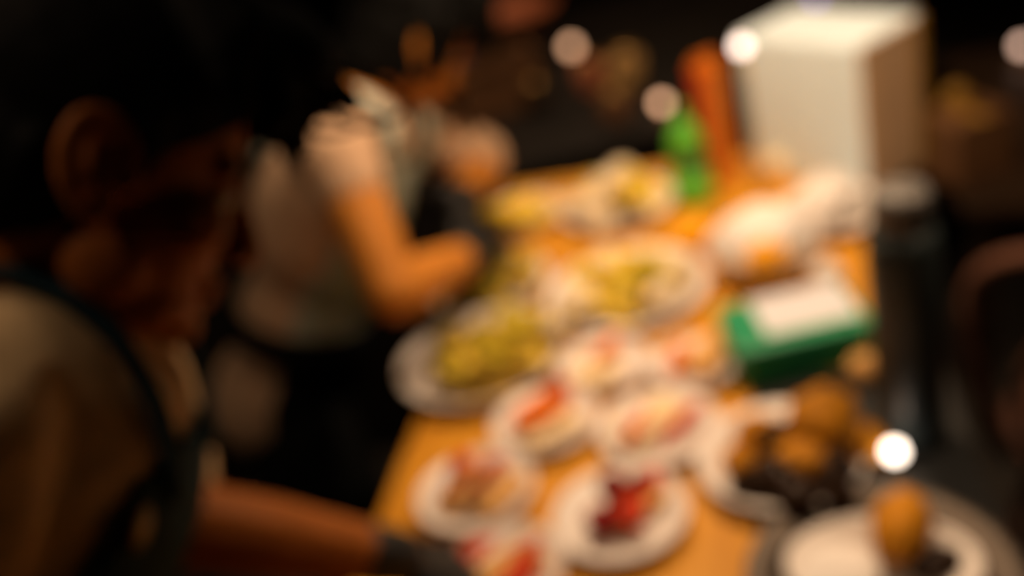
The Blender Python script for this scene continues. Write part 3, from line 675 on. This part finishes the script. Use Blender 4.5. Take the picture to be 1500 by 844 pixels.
# small globe lights
def globe(p, r, es, label, m=None, group='small round glowing lights', col=(1.0, 0.70, 0.48)):
    t = empty('globe_light', p); tag(t, label, 'light', group)
    link('foot', lathe([(0, 0), (r * 0.8, 0), (r * 0.8, 0.006), (r * 0.35, 0.010), (r * 0.35, 0.02), (0, 0.02)], 20), 'brass', t)
    link('globe', lathe([(0, 0.018)] + [(r * math.sin(a), 0.018 + r - r * math.cos(a)) for a in [math.pi * k / 12 for k in range(1, 12)]] + [(0, 0.018 + 2 * r)], 24),
         mat('frosted_glow', (0.8, 0.7, 0.6), 0.5, 0.02, 10, emit=col, es=es), t)
gl = on(1312, 690, CZ + 0.003); globe(gl, 0.011, 6.5, 'small glowing globe light at the foot of the dark flask', col=(1, 0.82, 0.66))

sl = Vector((0.473, 1.60, CZ)); sz = 0.296
t = empty('stem_lamp', sl); tag(t, 'slim table lamp with a small glowing globe beside the orange carton', 'lamp')
link('foot', lathe([(0, 0), (0.030, 0), (0.030, 0.006), (0.006, 0.012), (0, 0.012)], 24), 'brass', t)
tube('stem', [(0, 0, 0.008), (0, 0, sz)], 0.0035, 'brass', t, 8)
link('globe', lathe([(0, sz)] + [(0.012 * math.sin(a), sz + 0.012 - 0.012 * math.cos(a)) for a in [math.pi * k / 12 for k in range(1, 12)]] + [(0, sz + 0.024)], 24),
     mat('frosted_glow', (0.8, 0.7, 0.6), 0.5, 0.02, 10, emit=(1, 0.80, 0.70), es=4.2), t)
# ------------------------------------------------------------------ back cabinet and what stands on it
BZ = 0.78
bc = empty('back_cabinet', (0.05, 3.24, 0)); tag(bc, 'low dark cabinet behind the counter with jars and lights', 'cabinet')
box('cabinet_body', (2.4, 1.50, BZ - 0.03), 'sideboard', bc, (0, 0, 0))
box('cabinet_top', (2.44, 1.54, 0.03), 'sideboard', bc, (0, 0, BZ - 0.03))
for k in range(4):
    d = box('cabinet_door', (0.48, 0.018, BZ - 0.12), 'sideboard', bc, (-0.77 + 0.51 * k, -0.757, 0.05))
    tube('door_handle', [(0.18, -0.008, 0.42), (0.18, -0.03, 0.42), (0.18, -0.03, 0.54), (0.18, -0.008, 0.54)], 0.005, 'steel', d, 8)
def bon(px, py):                         # a place on the back cabinet
    p = on(px, py, BZ); return p
globe(bon(972, 168), 0.016, 3.0, 'glowing globe light above the green bottle', col=(1, 0.52, 0.29))
globe(bon(840, 85), 0.021, 2.3, 'glowing globe light beside the dusky jar', col=(1, 0.52, 0.29))
def jar(px, py, r, h, m, label, lid='brass'):
    t = empty('jar', bon(px, py)); tag(t, label, 'jar', 'jars on the back cabinet')
    link('jar_body', lathe([(0, 0), (r * 0.9, 0), (r, 0.006), (r, h * 0.78), (r * 0.7, h * 0.9), (0, h * 0.9)], 28), m, t)
    link('lid', lathe([(0, h * 0.88), (r * 0.74, h * 0.88), (r * 0.74, h), (0, h)], 28), lid, t)
jar(922, 125, 0.05, 0.11, 'jar', 'wide amber jar between two glowing lights')
jar(905, 175, 0.042, 0.09, 'brownwood', 'brown wooden jar in front of the wide amber jar')
jar(868, 130, 0.04, 0.10, 'terracotta', 'dusky jar beside the glowing light')
jar(790, 160, 0.035, 0.09, 'cabinet', 'small dark jar by the slatted crate')
jar(672, 100, 0.035, 0.10, 'plum', 'purple jar beside the slatted crate', 'black')
cr = empty('slatted_crate', bon(735, 160), math.radians(8)); tag(cr, 'dim brown slatted crate on the back cabinet', 'crate')
for k in range(4): box('slat', (0.26, 0.012, 0.034), 'brownwood', cr, (0, -0.07, 0.004 + 0.042 * k))
for k in range(4): box('slat', (0.26, 0.012, 0.034), 'brownwood', cr, (0, 0.07, 0.004 + 0.042 * k))
for x in (-0.12, 0.12): box('corner_post', (0.02, 0.15, 0.17), 'brownwood', cr, (x, 0, 0))
box('crate_floor', (0.25, 0.14, 0.008), 'brownwood', cr, (0, 0, 0.002))
tb = link('terracotta_bowl', bowl_mesh(0.16, 0.10), 'terracotta', None, bon(762, 48)); tag(tb, 'wide terracotta bowl at the rear of the back cabinet', 'bowl')

# ------------------------------------------------------------------ right of the counter: side table, crate, chair
st = empty('side_table', (1.62, 2.2, 0), math.radians(-17)); tag(st, 'dark side table right of the white box', 'table')
box('tabletop', (1.0, 1.0, 0.03), 'cabinet', st, (0, 0, 0.62))
for x in (-0.45, 0.45):
    for y in (-0.45, 0.45): box('leg', (0.045, 0.045, 0.62), 'cabinet', st, (x, y, 0))
def son(px, py): return on(px, py, 0.65)
bx = empty('brown_carton', son(1415, 250), math.radians(10)); tag(bx, 'plain brown carton on the dark side table', 'carton')
box('carton_body', (0.15, 0.14, 0.15), 'brownwood', bx, (0, 0, 0), bev=0.003)
box('tape', (0.03, 0.141, 0.001), 'mustard', bx, (0, 0, 0.1502), bev=0)
item('tangerine', lump(0.030, 0.030, 0.026, 95, 0.04), 'mustard', Vector((1.10, 2.09, 0.7995)), (0, 0, 0), 'small tangerine on top of the plain brown carton', 'tangerine')
globe(on(1497, 85, 0.65), 0.017, 2.5, 'glowing globe light on the dark side table', col=(1, 0.62, 0.46))
globe(bon(1196, 12), 0.014, 1.6, 'small blue glowing light at the end of the back cabinet', col=(0.06, 0.08, 1.0), group=None)
chair = empty('bentwood_chair', (1.0, 1.33, 0), math.radians(217)); tag(chair, 'dark bentwood chair with a rounded back standing beside the counter', 'chair')
link('seat', lathe([(0, 0.43), (0.18, 0.43), (0.2, 0.44), (0.2, 0.455), (0.185, 0.462), (0, 0.455)], 36), 'chairwood', chair)
for a in (45, 135, 225, 315):
    c, s = math.cos(math.radians(a)), math.sin(math.radians(a))
    tube('leg', [(c * 0.15, s * 0.15, 0.435), (c * 0.19, s * 0.19, 0.2), (c * 0.22, s * 0.22, 0.0)], [0.017, 0.016, 0.013], 'chairwood', chair)
tube('back_hoop', bez([(0.16, -0.14, 0.44), (0.20, -0.18, 0.65), (0.22, -0.16, 0.85), (0.23, 0, 0.92), (0.22, 0.16, 0.85), (0.20, 0.18, 0.65), (0.16, 0.14, 0.44)], 8), 0.016, 'chairwood', chair)
tube('inner_hoop', bez([(0.17, -0.08, 0.45), (0.20, -0.10, 0.65), (0.215, 0, 0.80), (0.20, 0.10, 0.65), (0.17, 0.08, 0.45)], 8), 0.012, 'chairwood', chair)
